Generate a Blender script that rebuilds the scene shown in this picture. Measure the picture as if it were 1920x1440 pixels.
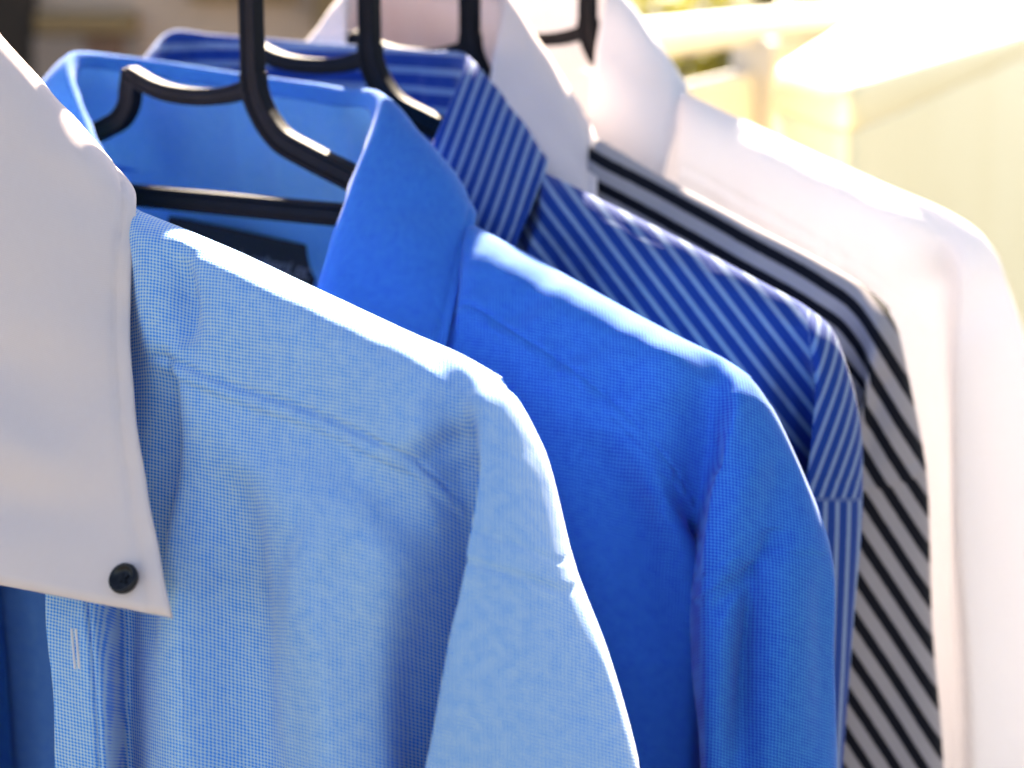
import bpy, bmesh, math, random
import numpy as np
from mathutils import Vector

for o in list(bpy.data.objects):
    bpy.data.objects.remove(o)
SC = bpy.context.scene
COL = SC.collection
R = math.radians

# ------------------------------------------------------------------ camera
CAM_Z = 1.45                      # eye height above the balcony floor
PITCH = R(11.5)
LENS, SENSOR = 70.0, 36.0
cam_d = bpy.data.cameras.new("camera")
cam = bpy.data.objects.new("camera", cam_d)
COL.objects.link(cam)
cam.location = (0, 0, CAM_Z)
cam.rotation_euler = (R(90) - PITCH, 0, 0)
cam_d.lens, cam_d.sensor_width = LENS, SENSOR
cam_d.clip_start, cam_d.clip_end = 0.02, 2000
cam_d.dof.use_dof = True
cam_d.dof.focus_distance = 0.63
cam_d.dof.aperture_fstop = 8.8
SC.camera = cam

# ------------------------------------------------------------------ sky, sun, exposure
SUN_EL, SUN_AZ = R(38), R(4)     # straight behind the row of shirts
w = bpy.data.worlds.new("World")
SC.world = w
w.use_nodes = True
nt = w.node_tree
bg = nt.nodes["Background"]
sky = nt.nodes.new("ShaderNodeTexSky")
sky.sky_type = 'NISHITA'
sky.sun_disc = False
sky.sun_elevation, sky.sun_rotation = SUN_EL, SUN_AZ
sky.air_density, sky.dust_density, sky.ozone_density = 0.7, 0.5, 0.4
nt.links.new(sky.outputs[0], bg.inputs[0])
bg.inputs[1].default_value = 0.05
sun_d = bpy.data.lights.new("sun", 'SUN')
sun_d.energy, sun_d.angle, sun_d.color = 5.0, R(0.55), (1.0, 0.95, 0.86)
sun = bpy.data.objects.new("sun", sun_d)
COL.objects.link(sun)
sdir = Vector((math.sin(SUN_AZ) * math.cos(SUN_EL), math.cos(SUN_AZ) * math.cos(SUN_EL), math.sin(SUN_EL)))
sun.rotation_euler = sdir.to_track_quat('Z', 'Y').to_euler()
sun.location = (1, 2, 5)
vs = SC.view_settings
vs.view_transform, vs.look = 'Standard', 'None'
vs.gamma, vs.use_curve_mapping = 1.0, False
vs.exposure = 2.97
vs.use_white_balance = True
vs.white_balance_temperature = 8000
vs.white_balance_tint = 13
SC.cycles.max_bounces = 7
SC.cycles.diffuse_bounces = 5
SC.cycles.transmission_bounces = 5
SC.cycles.use_adaptive_sampling = True
SC.cycles.adaptive_threshold = .03
SC.cycles.use_denoising = True

# ------------------------------------------------------------------ places
# every shirt hangs square to the rail: X along its shoulders, Y to its back, Z up; z counts from eye height
PSI = R(32)
ORIGIN = {'A': (-.187, .67), 'B': (-.103, .80), 'C': (-.061, .865), 'D': (-.0194, .93), 'E': (.0375, 1.0)}
CROSS = {'A': -.031, 'B': -.0405, 'C': -.031, 'D': -.029, 'E': -.0235}     # height of each hanger's neck
FPX = 1920 * LENS / SENSOR
CX, SX = (math.cos(PSI), -math.sin(PSI)), (math.sin(PSI), math.cos(PSI))


def at(S, px, py, y=0.0):
    """where the sight line through a photograph pixel meets the shirt's own upright plane y: shirt coordinates"""
    u, v = (px - 960) / FPX, (py - 720) / FPX
    c, s = math.cos(PITCH), math.sin(PITCH)
    d = (u, c - v * s, -s - v * c)
    o = ORIGIN[S]
    t = (y + o[0] * SX[0] + o[1] * SX[1]) / (d[0] * SX[0] + d[1] * SX[1])
    qx, qy = t * d[0] - o[0], t * d[1] - o[1]
    return np.array((qx * CX[0] + qy * CX[1], y, t * d[2]))


def spot(px, py, dist):
    """a world point that far (along the ground) on the sight line through a pixel"""
    u, v = (px - 960) / FPX, (py - 720) / FPX
    c, s = math.cos(PITCH), math.sin(PITCH)
    d = (u, c - v * s, -s - v * c)
    t = dist / d[1]
    return Vector((d[0] * t, dist, CAM_Z + d[2] * t))


# ------------------------------------------------------------------ scene helpers
def tag(o, label=None, cat=None, group=None, kind=None):
    if label: o["label"] = label
    if cat: o["category"] = cat
    if group: o["group"] = group
    if kind: o["kind"] = kind
    return o


def empty(name, loc, rz=0.0):
    o = bpy.data.objects.new(name, None)
    COL.objects.link(o)
    o.location, o.rotation_euler = loc, (0, 0, rz)
    o.empty_display_size = .05
    return o


def mesh_obj(name, verts, faces, mat, parent=None, smooth=True, uv=None, attrs=None):
    me = bpy.data.meshes.new(name)
    me.from_pydata([tuple(map(float, v)) for v in verts], [], [tuple(map(int, f)) for f in faces])
    if smooth:
        me.polygons.foreach_set("use_smooth", [True] * len(me.polygons))
    if uv is not None:
        lay = me.uv_layers.new(name="UVMap")
        li = np.zeros(len(me.loops), dtype=np.int32)
        me.loops.foreach_get("vertex_index", li)
        lay.data.foreach_set("uv", np.asarray(uv, dtype=np.float32)[li].ravel())
    for k, a in (attrs or {}).items():
        at_ = me.attributes.new(k, 'FLOAT', 'POINT')
        at_.data.foreach_set("value", np.asarray(a, dtype=np.float32))
    me.materials.append(mat)
    me.update()
    o = bpy.data.objects.new(name, me)
    COL.objects.link(o)
    if parent is not None:
        o.parent = parent
    return o


def bm_obj(name, bm, mat, parent=None, smooth=False):
    me = bpy.data.meshes.new(name)
    bm.normal_update()
    bm.to_mesh(me)
    bm.free()
    if smooth:
        me.polygons.foreach_set("use_smooth", [True] * len(me.polygons))
    me.materials.append(mat)
    o = bpy.data.objects.new(name, me)
    COL.objects.link(o)
    if parent is not None:
        o.parent = parent
    return o


def box_bm(x0, x1, y0, y1, z0, z1, bevel=0.0, seg=3, rot=None):
    bm = bmesh.new()
    bmesh.ops.create_cube(bm, size=1)
    for v in bm.verts:
        v.co = Vector(((x0 + x1) / 2 + v.co.x * (x1 - x0), (y0 + y1) / 2 + v.co.y * (y1 - y0), (z0 + z1) / 2 + v.co.z * (z1 - z0)))
    if bevel:
        bmesh.ops.bevel(bm, geom=bm.edges[:], offset=bevel, segments=seg, affect='EDGES', profile=.5)
    return bm


# ------------------------------------------------------------------ node helpers
class NT:
    def __init__(s, name):
        s.m = bpy.data.materials.new(name)
        s.m.use_nodes = True
        s.t = s.m.node_tree
        s.t.nodes.clear()
        s.out = s.n("ShaderNodeOutputMaterial")

    def n(s, typ, **kw):
        nd = s.t.nodes.new(typ)
        for k, v in kw.items():
            setattr(nd, k, v)
        return nd

    def put(s, sock, v):
        if v is None: return
        if hasattr(v, "is_output"):
            s.t.links.new(v, sock)
        elif isinstance(v, (tuple, list)) and len(v) == 3 and sock.type == 'RGBA':
            sock.default_value = (*v, 1)
        else:
            sock.default_value = v

    def math(s, op, a, b=None, c=None, clamp=False):
        nd = s.n("ShaderNodeMath", operation=op)
        nd.use_clamp = clamp
        for i, v in enumerate((a, b, c)):
            s.put(nd.inputs[i], v)
        return nd.outputs[0]

    def mix(s, f, a, b):
        nd = s.n("ShaderNodeMix", data_type='RGBA')
        s.put(nd.inputs[0], f); s.put(nd.inputs[6], a); s.put(nd.inputs[7], b)
        return nd.outputs[2]

    def noise(s, vec, scale, detail=2.0, rough=.5):
        nd = s.n("ShaderNodeTexNoise")
        s.put(nd.inputs["Vector"], vec); nd.inputs["Scale"].default_value = scale
        nd.inputs["Detail"].default_value = detail; nd.inputs["Roughness"].default_value = rough
        return nd.outputs[0]

    def ramp(s, f, lo, hi):
        nd = s.n("ShaderNodeMapRange")
        nd.interpolation_type = 'SMOOTHSTEP'
        s.put(nd.inputs[0], f); s.put(nd.inputs[1], lo); s.put(nd.inputs[2], hi)
        return nd.outputs[0]


def cloth(name, thread, ground, pitch, kind="check", through=.3, sheen=.25, bump=.14, stripe=None):
    """woven shirting. thread: pale threads, ground: coloured threads, pitch: metres between threads.
    stripe = (second colour pair, share, softness) laid by the cloth's own 'stripe' coordinate."""
    N = NT(name)
    uv = N.n("ShaderNodeUVMap", uv_map="UVMap")
    wob = N.n("ShaderNodeTexNoise"); wob.inputs["Scale"].default_value = 90
    N.put(wob.inputs["Vector"], uv.outputs[0])
    add = N.n("ShaderNodeVectorMath", operation='MULTIPLY_ADD')
    N.put(add.inputs[0], wob.outputs["Color"]); add.inputs[1].default_value = (.0006, .0006, 0); N.put(add.inputs[2], uv.outputs[0])
    sep = N.n("ShaderNodeSeparateXYZ"); N.put(sep.inputs[0], add.outputs[0])
    k = 2 * math.pi / pitch
    if kind == "check":
        su = N.math('SINE', N.math('MULTIPLY', sep.outputs[0], k))
        sv = N.math('SINE', N.math('MULTIPLY', sep.outputs[1], k))
    else:                                            # fine diagonal twill
        a = N.math('ADD', sep.outputs[0], sep.outputs[1])
        b = N.math('SUBTRACT', sep.outputs[0], sep.outputs[1])
        su = N.math('SINE', N.math('MULTIPLY', a, k * .8))
        sv = N.math('SINE', N.math('MULTIPLY', b, k * .8))
    h = N.math('MULTIPLY', N.math('ADD', su, sv), .25)
    h = N.math('ADD', h, .5)                        # 0..1
    slub = N.noise(uv.outputs[0], 260, 3, .6)
    f = N.ramp(N.math('ADD', h, N.math('MULTIPLY', N.math('SUBTRACT', slub, .5), .5)), .16, .74)
    col = N.mix(f, ground, thread)
    if stripe:
        (t2, g2), share, soft = stripe
        att = N.n("ShaderNodeAttribute", attribute_name="stripe")
        fr = N.math('FRACT', N.math('ADD', att.outputs["Fac"], N.math('MULTIPLY', N.math('SUBTRACT', slub, .5), .05)))
        tri = N.math('ABSOLUTE', N.math('SUBTRACT', fr, .5))
        sf = N.ramp(tri, share / 2 + soft, share / 2 - soft)
        col = N.mix(sf, col, N.mix(f, g2, t2))
    hue = N.noise(uv.outputs[0], 14, 2)
    hs = N.n("ShaderNodeHueSaturation")
    N.put(hs.inputs["Color"], col)
    N.put(hs.inputs["Value"], N.math('MULTIPLY_ADD', hue, .06, .97))
    col = hs.outputs[0]
    bmp = N.n("ShaderNodeBump"); bmp.inputs["Strength"].default_value = bump; bmp.inputs["Distance"].default_value = .0004
    N.put(bmp.inputs["Height"], h)
    wr = N.n("ShaderNodeBump"); wr.inputs["Strength"].default_value = .10; wr.inputs["Distance"].default_value = .004
    N.put(wr.inputs["Height"], N.noise(uv.outputs[0], 45, 3, .55)); N.put(wr.inputs["Normal"], bmp.outputs[0])
    p = N.n("ShaderNodeBsdfPrincipled")
    N.put(p.inputs["Base Color"], col)
    p.inputs["Roughness"].default_value = .85
    p.inputs["Specular IOR Level"].default_value = .2
    p.inputs["Sheen Weight"].default_value = sheen
    p.inputs["Sheen Roughness"].default_value = .4
    N.put(p.inputs["Normal"], wr.outputs[0])
    tr = N.n("ShaderNodeBsdfTranslucent")
    N.put(tr.inputs["Color"], col); N.put(tr.inputs["Normal"], wr.outputs[0])
    mx = N.n("ShaderNodeMixShader"); mx.inputs[0].default_value = through
    N.t.links.new(p.outputs[0], mx.inputs[1]); N.t.links.new(tr.outputs[0], mx.inputs[2])
    N.t.links.new(mx.outputs[0], N.out.inputs[0])
    return N.m


def plain(name, color, rough=.6, color2=None, scale=20, spec=.4, bump=0.0, bscale=80, detail=4):
    N = NT(name)
    g = N.n("ShaderNodeTexCoord")
    p = N.n("ShaderNodeBsdfPrincipled")
    f = N.ramp(N.noise(g.outputs["Object"], scale, detail, .6), .3, .7)
    N.put(p.inputs["Base Color"], N.mix(f, color, color2 or tuple(c * .85 for c in color)))
    p.inputs["Roughness"].default_value = rough
    p.inputs["Specular IOR Level"].default_value = spec
    if bump:
        b = N.n("ShaderNodeBump"); b.inputs["Strength"].default_value = bump; b.inputs["Distance"].default_value = .01
        N.put(b.inputs["Height"], N.noise(g.outputs["Object"], bscale, 4)); N.put(p.inputs["Normal"], b.outputs[0])
    N.t.links.new(p.outputs[0], N.out.inputs[0])
    return N.m


M = {}
M['light_blue'] = cloth("light_blue_oxford", (.42, .60, .77), (.015, .25, .78), .00112, through=.05, sheen=.25)
M['light_blue_shaded'] = cloth("light_blue_oxford_shaded", (.12, .32, .66), (.006, .11, .55), .00105, through=.0, sheen=.05)  # darker copy of light_blue: shade inside the open shirt put into the colour
M['mid_blue'] = cloth("mid_blue_oxford", (.026, .245, .64), (.001, .068, .50), .00120, through=.2, sheen=.16)
M['mid_blue_backlit'] = cloth("mid_blue_backlit_copy", (.20, .58, .92), (.05, .36, .88), .0013, kind="twill", through=.5, sheen=.3)  # paler copy of mid_blue: glow of sun through the cloth painted in
M['white_collar'] = cloth("white_poplin", (.84, .71, .68), (.81, .67, .64), .0006, through=.18, bump=.1)
M['white'] = cloth("white_shirting", (.86, .84, .86), (.83, .81, .84), .0007, through=.30, bump=.1)
M['blue_stripe'] = cloth("blue_striped_twill", (.001, .052, .29), (.001, .030, .22), .0009, kind="twill", through=.12, sheen=.12,
                         stripe=(((.22, .31, .50), (.15, .23, .42)), .36, .06))
M['black_stripe'] = cloth("black_striped_poplin", (.42, .375, .39), (.38, .34, .355), .0007, through=.15, sheen=.05,
                          stripe=(((.004, .005, .012), (.003, .0035, .008)), .46, .05))
M['plastic'] = plain("black_plastic", (.003, .0035, .006), .62, (.005, .0055, .009), 60, .10, .05, 300)
M['button'] = plain("black_button", (.003, .004, .008), .3, (.006, .008, .014), 200, .3)
M['label'] = plain("black_woven_label", (.008, .008, .012), .8, (.014, .014, .02), 900)
M['thread_grey'] = plain("grey_thread", (.16, .17, .22), .8)
M['thread_white'] = plain("white_thread", (.78, .76, .80), .8)


# ------------------------------------------------------------------ surfaces
def catmull(ctrl, per):
    """interpolating spline along axis 0; per = samples per span"""
    C = np.concatenate([2 * ctrl[:1] - ctrl[1:2], ctrl, 2 * ctrl[-1:] - ctrl[-2:-1]])
    out, par = [], []
    n = len(ctrl)
    for i in range(n - 1):
        p0, p1, p2, p3 = C[i], C[i + 1], C[i + 2], C[i + 3]
        # chord-limited tangents keep the spline from overshooting where points crowd together
        d1, d2, d0 = p2 - p1, p3 - p2, p1 - p0
        l0 = np.linalg.norm(d0, axis=-1, keepdims=True) + 1e-6
        l1 = np.linalg.norm(d1, axis=-1, keepdims=True) + 1e-6
        l2 = np.linalg.norm(d2, axis=-1, keepdims=True) + 1e-6
        m1 = (d0 / l0 * l1 + d1 / l1 * l0) / (l0 + l1) * np.minimum(l1, l0 * 1.6)
        m2 = (d1 / l1 * l2 + d2 / l2 * l1) / (l1 + l2) * np.minimum(l1, l2 * 1.6)
        k = per if np.isscalar(per) else per[i]
        for j in range(k + (1 if i == n - 2 else 0)):
            t = j / k
            h = (2 * t**3 - 3 * t**2 + 1, t**3 - 2 * t**2 + t, -2 * t**3 + 3 * t**2, t**3 - t**2)
            out.append(h[0] * p1 + h[1] * m1 + h[2] * p2 + h[3] * m2)
            par.append(i + t)
    return np.array(out), np.array(par)


def loft(net, per_r, per_c):
    """net (rows, cols, 3) -> fine grid and its row and column parameters"""
    A, pr = catmull(net, per_r)
    B, pc = catmull(np.swapaxes(A, 0, 1), per_c)
    return np.swapaxes(B, 0, 1), pr, pc


def grid_normals(P):
    du = np.gradient(P, axis=1); dv = np.gradient(P, axis=0)
    n = -np.cross(du, dv)
    return n / (np.linalg.norm(n, axis=-1, keepdims=True) + 1e-12)


def arc_uv(P, anchor=None, vrow=0):
    u = np.concatenate([np.zeros((P.shape[0], 1)), np.cumsum(np.linalg.norm(np.diff(P, axis=1), axis=-1), axis=1)], axis=1)
    v = np.concatenate([np.zeros((1, P.shape[1])), np.cumsum(np.linalg.norm(np.diff(P, axis=0), axis=-1), axis=0)], axis=0)
    j = P.shape[1] // 2 if anchor is None else anchor
    return np.stack([u - u[:, j:j + 1] + u[:, j].mean(), v - v[vrow:vrow + 1] + v[vrow].mean()], axis=-1)


def weave_uv(P):
    """thread directions of a panel: across the shirt (turning back at the side) and down it"""
    return np.stack([.893 * P[..., 0] + .56 * P[..., 1], -P[..., 2] - .5 * P[..., 1]], axis=-1)


def ripple(x, z, seed, amp, waves=10, lo=.010, hi=.04, tall=2.0):
    rng = random.Random(seed)
    out = np.zeros_like(x)
    for i in range(waves):
        L = rng.uniform(lo, hi)
        a = rng.uniform(-.6, .6)
        out += np.sin((x * math.cos(a) + z * math.sin(a) / tall) * 2 * math.pi / L + rng.uniform(0, 6.28)) * L / hi
    return out * amp / math.sqrt(waves)


def crease(x, z, a, b, amp, width):
    """a soft ridge (amp > 0) or valley along the line a-b in the shirt's own x, z"""
    ax, az, bx, bz = a[0], a[2], b[0], b[2]
    L2 = (bx - ax)**2 + (bz - az)**2
    t = np.clip(((x - ax) * (bx - ax) + (z - az) * (bz - az)) / L2, 0, 1)
    d = np.hypot(x - ax - t * (bx - ax), z - az - t * (bz - az))
    tap = np.sin(np.clip(t, 0.02, .98) * math.pi) ** .6
    return amp * np.exp(-(d / width)**2) * tap


def part_from_grid(name, P, UV, mask, mat, parent, extra=None):
    """faces of the grid where mask (rows-1, cols-1) holds, as one mesh"""
    nr, nc = P.shape[:2]
    idx = -np.ones(nr * nc, dtype=np.int64)
    rr, cc = np.nonzero(mask)
    q = np.stack([rr * nc + cc, (rr + 1) * nc + cc, (rr + 1) * nc + cc + 1, rr * nc + cc + 1], axis=1)
    used = np.unique(q)
    idx[used] = np.arange(len(used))
    attrs = {k: a.reshape(-1)[used] for k, a in (extra or {}).items()}
    return mesh_obj(name, P.reshape(-1, 3)[used], idx[q], mat, parent, True, UV.reshape(-1, 2)[used], attrs)


def solid(o, t, offset=-1):
    m = o.modifiers.new("thickness", 'SOLIDIFY')
    m.thickness, m.offset = t, offset
    return o


# ------------------------------------------------------------------ shirt builder
def build_shirt(S, name, mats, net, folds, collar, per=(20, 18), stripe=None, seed=1, ripple_amp=.0005,
                xm=-.02, seam_pucker=.0006, back_y=.03, mirror=True, fold_from=.75, seam=1.0):
    """net rows are (px, py, y) down the front: placket -> chest -> hollow -> sleeve -> outer edge -> behind."""
    root = empty(name, (ORIGIN[S][0], ORIGIN[S][1], CAM_Z), -PSI)
    tight = S in 'CDE'                            # these three hang close together, so their fronts are pressed flat
    pts = np.array([[at(S, p[0], p[1], max(p[2], -.034) if tight else p[2]) for p in row] for row in net])
    # behind the outer edge: two more columns that turn the cloth to the back
    c1 = pts[:, -1:].copy(); c1[..., 1] += .016; c1[..., 0] -= .0075
    c2 = pts[:, -1:].copy(); c2[..., 1] += .030; c2[..., 0] -= .032
    c1[0, 0] += np.array((-.002, -.008, -.001)); c2[0, 0] += np.array((-.002, -.016, .001))
    c1[1, 0] += np.array((-.002, -.003, 0)); c2[1, 0] += np.array((-.002, -.006, 0))
    pts = np.concatenate([pts, c1, c2], axis=1)
    # over the crest to the back: one row
    bk = pts[0:1].copy(); bk[..., 1] += .012; bk[..., 2] -= .0055
    bk[:, :3] = pts[0:1, :3] + np.array((0, .004, .004))
    bk[:, -3:] = pts[0:1, -3:] + np.array(((-.010, .010, -.003), (-.012, .006, -.003), (-.012, .004, -.003)))
    bk[:, -4] = pts[0:1, -4] + np.array((-.005, .011, -.004))
    pts = np.concatenate([bk, pts], axis=0)
    # down to the hem, below the picture
    last = pts[-1]
    low = []
    for dz, k in ((.12, 1.0), (.28, 1.0), (.44, .98)):
        q = last.copy(); q[:, 2] = last[:, 2] - dz
        q[:, 1] *= k
        low.append(q)
    pts = np.concatenate([pts, np.array(low)], axis=0)
    rows_ = per[0] if not np.isscalar(per[0]) else [per[0]] * (len(net) - 1)
    per_r = [8] + list(rows_) + [8, 5, 5]
    P, pr, pc = loft(pts, per_r, per[1])
    pr = pr - 1                                   # row parameter of the table: 0 = crest
    RR, CC = np.meshgrid(pr, pc, indexing='ij')
    x, z = P[..., 0], P[..., 2]
    UV = arc_uv(P, int(np.argmin(np.abs(pc - 6))), int(np.argmin(np.abs(pr - 4))))
    n = grid_normals(P)
    d = ripple(x, z, seed, ripple_amp) * np.clip((9.8 - CC) / 1.2, .12, 1)
    low_ = np.clip((RR - fold_from) / .7, 0, 1) * np.clip((11.2 - CC) / .8, 0, 1)
    for a, b, amp, wid in folds:
        yy = -.03
        d = d + low_ * crease(x, z, at(S, a[0], a[1], yy), at(S, b[0], b[1], yy), amp, wid)
    # yoke seam: the yoke lies on top of the front panel, stitched a few millimetres above its edge
    vv = UV[..., 1]
    t = vv - vv[np.argmin(np.abs(pr - 2))][None, :]            # metres below the seam
    on_front = np.clip((CC - 3.6) / .3, 0, 1) * np.clip((8.0 - CC) / .5, 0, 1)
    d = d + on_front * .0007 * seam / (1 + np.exp(np.clip(t / .0005, -40, 40))) * np.exp(-np.clip(-t, 0, 1) / .02)
    d = d - on_front * .0006 * seam * np.exp(-((t + .0055) / .0011)**2)
    d = d + on_front * seam_pucker * np.sin(UV[..., 0] / .013 * 2 * math.pi + 3 * np.sin(UV[..., 0] / .011 + seed)) * np.sin(UV[..., 0] / .017 + seed) * np.exp(-((t + .003) / .005)**2)
    # armhole seam
    t2 = vv - vv[np.argmin(np.abs(pr - 3))][None, :]
    on_sl = np.clip((CC - 8.4) / .4, 0, 1) * np.clip((11.4 - CC) / .8, .1, 1)
    d = d + on_sl * .0006 / (1 + np.exp(np.clip(t2 / .0005, -40, 40))) * np.exp(-np.clip(-t2, 0, 1) / .012)
    d = d - on_sl * (.0004 * np.exp(-((t2 + .0075) / .0011)**2) + .0005 * np.exp(-((t2 - .001) / .0011)**2))
    # placket stitch line
    d = d - np.where(CC < 1.4, .0012 * np.exp(-((CC - 1.0) / .07)**2), 0)
    d = d + np.where(CC < 1.0, .0012, 0) * np.clip((1.0 - CC) / .08, 0, 1)
    fade = np.clip((pr - .1) / .8, 0, 1)[:, None]
    P = P + n * (d * (.08 + .92 * fade))[..., None]
    ARC, UV = UV, weave_uv(P)
    extra = None
    if stripe:
        extra = {"stripe": stripe(S, P, RR, CC, UV)}
    rm, cm = RR[:-1, :-1] + 1e-6, CC[:-1, :-1] + 1e-6
    sleeve = (cm >= 8) & (rm >= 3)
    yoke = ((cm >= 4) & (rm < 2)) | ((cm >= 8) & (rm < 3))
    placket = (cm < 1) & ~yoke
    front = ~(sleeve | yoke | placket)
    halves = [1, -1] if mirror else [1]
    for sgn in halves:
        Q = P.copy()
        U = UV
        if sgn < 0:
            Q[..., 0] = 2 * xm - Q[..., 0]
            Q, U = Q[::3, ::3], UV[::3, ::3]
        for nm, mk in (("yoke", yoke), ("front_panel", front), ("placket", placket), ("sleeve", sleeve)):
            ex = extra
            if sgn < 0:
                rs, cs = RR[::3, ::3][:-1, :-1] + 1e-6, CC[::3, ::3][:-1, :-1] + 1e-6
                sl = (cs >= 8) & (rs >= 3); yo = ((cs >= 4) & (rs < 2)) | ((cs >= 8) & (rs < 3)); pl = (cs < 1) & ~yo
                mk = {"yoke": yo, "front_panel": ~(sl | yo | pl), "placket": pl, "sleeve": sl}[nm]
                ex = {k: a[::3, ::3] for k, a in extra.items()} if extra else None
            part_from_grid(nm, Q, U, mk, mats['body'], root, ex)
    # ------------- back panel: neck seam and shoulder crest down to the hem
    cr = pts[0]                                    # back row over the crest
    bc = collar_inner(S, collar, 'BC')
    r4 = collar_inner(S, collar, 'R4'); l4 = collar_inner(S, collar, 'L4')
    mir = lambda p: np.array((2 * xm - p[0], p[1], p[2]))
    right = [cr[i] for i in range(4, 14)]
    row0 = [mir(p) for p in right[::-1]] + [l4, bc, r4] + right
    nmid = len(right) + 1
    edge_col = pts[:, -1]                          # the cloth turned round from the sleeve side
    rows = [np.array(row0)]
    for k, (dz, by) in enumerate(((.03, .75), (.09, 1.0), (.2, 1.1), (.34, 1.1), (.52, 1.0))):
        rw = []
        for i, p in enumerate(row0):
            q = np.array(p, dtype=float)
            q[2] = p[2] - dz
            edge = abs(i - nmid) / nmid
            q[1] = (.03 + (back_y - .03) * max(0, 1 - edge / .45) + .010 * math.sin(i * 1.1 + k * .3)) * by + .006
            if abs(i - nmid) <= 1 and k == 0: q[1] = p[1] + .002
            f = max(0, (edge - .55) / .45)         # towards the side it meets the turned edge
            o_ = np.argsort(edge_col[:, 2])
            ex_ = np.interp(q[2], edge_col[o_, 2], edge_col[o_, 0]); ey_ = np.interp(q[2], edge_col[o_, 2], edge_col[o_, 1])
            if i < nmid: ex_ = 2 * xm - ex_
            q[1] = q[1] * (1 - f) + (ey_ + .001) * f
            q[0] = q[0] * (1 - f) + ex_ * f
            rw.append(q)
        rows.append(np.array(rw))
    BP, br, bcx = loft(np.array(rows), 10, 6)
    bd = ripple(BP[..., 0], BP[..., 2], seed + 50, .0012, lo=.02, hi=.06, tall=3)
    BP[..., 1] += bd * np.clip(br, 0, 1)[:, None]
    BUV = arc_uv(BP)
    bex = {"stripe": BUV[..., 0] / .0075} if stripe else None
    part_from_grid("back_panel", BP, BUV, np.ones((BP.shape[0] - 1, BP.shape[1] - 1), bool), mats.get('back', mats['body']), root, bex)
    # ------------- collar
    build_collar(S, collar, mats['collar'], root, seed, mats.get('stand'))
    return root


KEYS = ['R0', 'R1', 'R2', 'R3', 'R4', 'BC', 'L4', 'L3', 'L2', 'L1', 'L0']


def collar_pts(S, collar):
    lim = -.034 if S in 'CDE' else -1.0
    flat = lambda p, k: at(S, p[0], p[1], max(p[2], lim if k[0] != 'L' else lim * .1))
    fold = {k: flat(collar['fold'][k], k) for k in KEYS}
    edge = {}
    for k in KEYS:
        if k in collar['edge']:
            edge[k] = flat(collar['edge'][k], k)
    if 'BC' not in edge:
        edge['BC'] = fold['BC'] + np.array((0, .02, -.055))
    if 'L4' not in edge:
        edge['L4'] = fold['L4'] + np.array((-.02, .018, -.053))
    return fold, edge


def collar_inner(S, collar, k):
    fold, edge = collar_pts(S, collar)
    drop = {'R0': .018, 'R1': .022, 'R2': .034, 'R3': .046, 'R4': .050, 'BC': .052, 'L4': .050, 'L3': .046, 'L2': .034, 'L1': .022, 'L0': .018}[k]
    cx = (fold['R3'][0] + fold['L3'][0]) / 2
    inward = np.array(((cx - fold[k][0]) * .03, 0.0, 0.0))
    return fold[k] + inward + np.array((0, .003 if k in ('BC', 'R4', 'L4') else -.002, -drop))


def build_collar(S, collar, mat, root, seed, stand=None):
    fold, edge = collar_pts(S, collar)
    cx = (fold['R3'][0] + fold['L3'][0]) / 2
    cols = []
    for k in KEYS:
        f, e, i = fold[k], edge[k], collar_inner(S, collar, k)
        outw = np.array((f[0] - cx, f[1] - .005, 0.0))
        outw /= np.linalg.norm(outw) + 1e-9
        m_in = f * .86 + i * .14
        roll = collar.get('roll', .0035)
        f = f + outw * roll
        f_out = f + (e - f) * .05 + outw * roll - np.array((0, 0, .0004))
        bulge = collar.get('bulge', .005)
        nrm = outw + np.array((0, 0, .5)); nrm /= np.linalg.norm(nrm)
        a = f + (e - f) * .35 + nrm * bulge
        b = f + (e - f) * .72 + nrm * bulge * .8
        cols.append([i, (i + f) / 2, m_in, f, f_out, a, b, e])
    net = np.swapaxes(np.array(cols), 0, 1)       # rows: inner -> fold -> leaf edge ; cols: around the neck
    P, pr, pc = loft(net, [6, 6, 5, 5, 6, 14, 14], 16)
    RR, CC = np.meshgrid(pr, pc, indexing='ij')
    n = grid_normals(P)
    x, z = P[..., 0], P[..., 2]
    UV = arc_uv(P)
    leaf = np.clip((RR - 4) / 1.0, 0, 1)
    d = ripple(UV[..., 0], UV[..., 1], seed + 9, .0005, lo=.02, hi=.05, tall=1.0) * leaf
    d = d + ripple(UV[..., 0], UV[..., 1], seed + 19, .0012, lo=.015, hi=.03, tall=6.0) * np.clip(2.5 - RR, 0, 1)
    for a, b, amp, wid in collar.get('folds', []):
        d = d + crease(x, z, at(S, *a), at(S, *b), amp, wid) * leaf
    # stitched edge, 5 mm in
    ed = (7 - RR) * .017
    d = d - .0008 * np.exp(-((ed - .005) / .0011)**2) * (RR > 5) * (1 + .4 * np.sin(UV[..., 0] / .0016)) + .0004 * np.sin(UV[..., 0] / .006 + 2 * np.sin(UV[..., 0] / .017)) * np.exp(-(ed / .006)**2)
    # outward normals: the leaf faces away from the neck
    sign = np.sign(((P[..., 0] - cx) * n[..., 0] + P[..., 1] * n[..., 1])[RR > 6].mean())
    P = P + n * (d * sign)[..., None]
    ex = collar['stripe'](P, RR, CC, UV) if 'stripe' in collar else None
    rm, cm = RR[:-1, :-1] + 1e-6, CC[:-1, :-1] + 1e-6
    leaf_o = part_from_grid("collar", P, UV, rm >= 2, mat, root, {"stripe": ex} if ex is not None else None)
    solid(leaf_o, .0011, 0)
    part_from_grid("collar_stand", P, UV, rm < 2, stand or mat, root, {"stripe": ex} if ex is not None else None)
    return leaf_o


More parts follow.
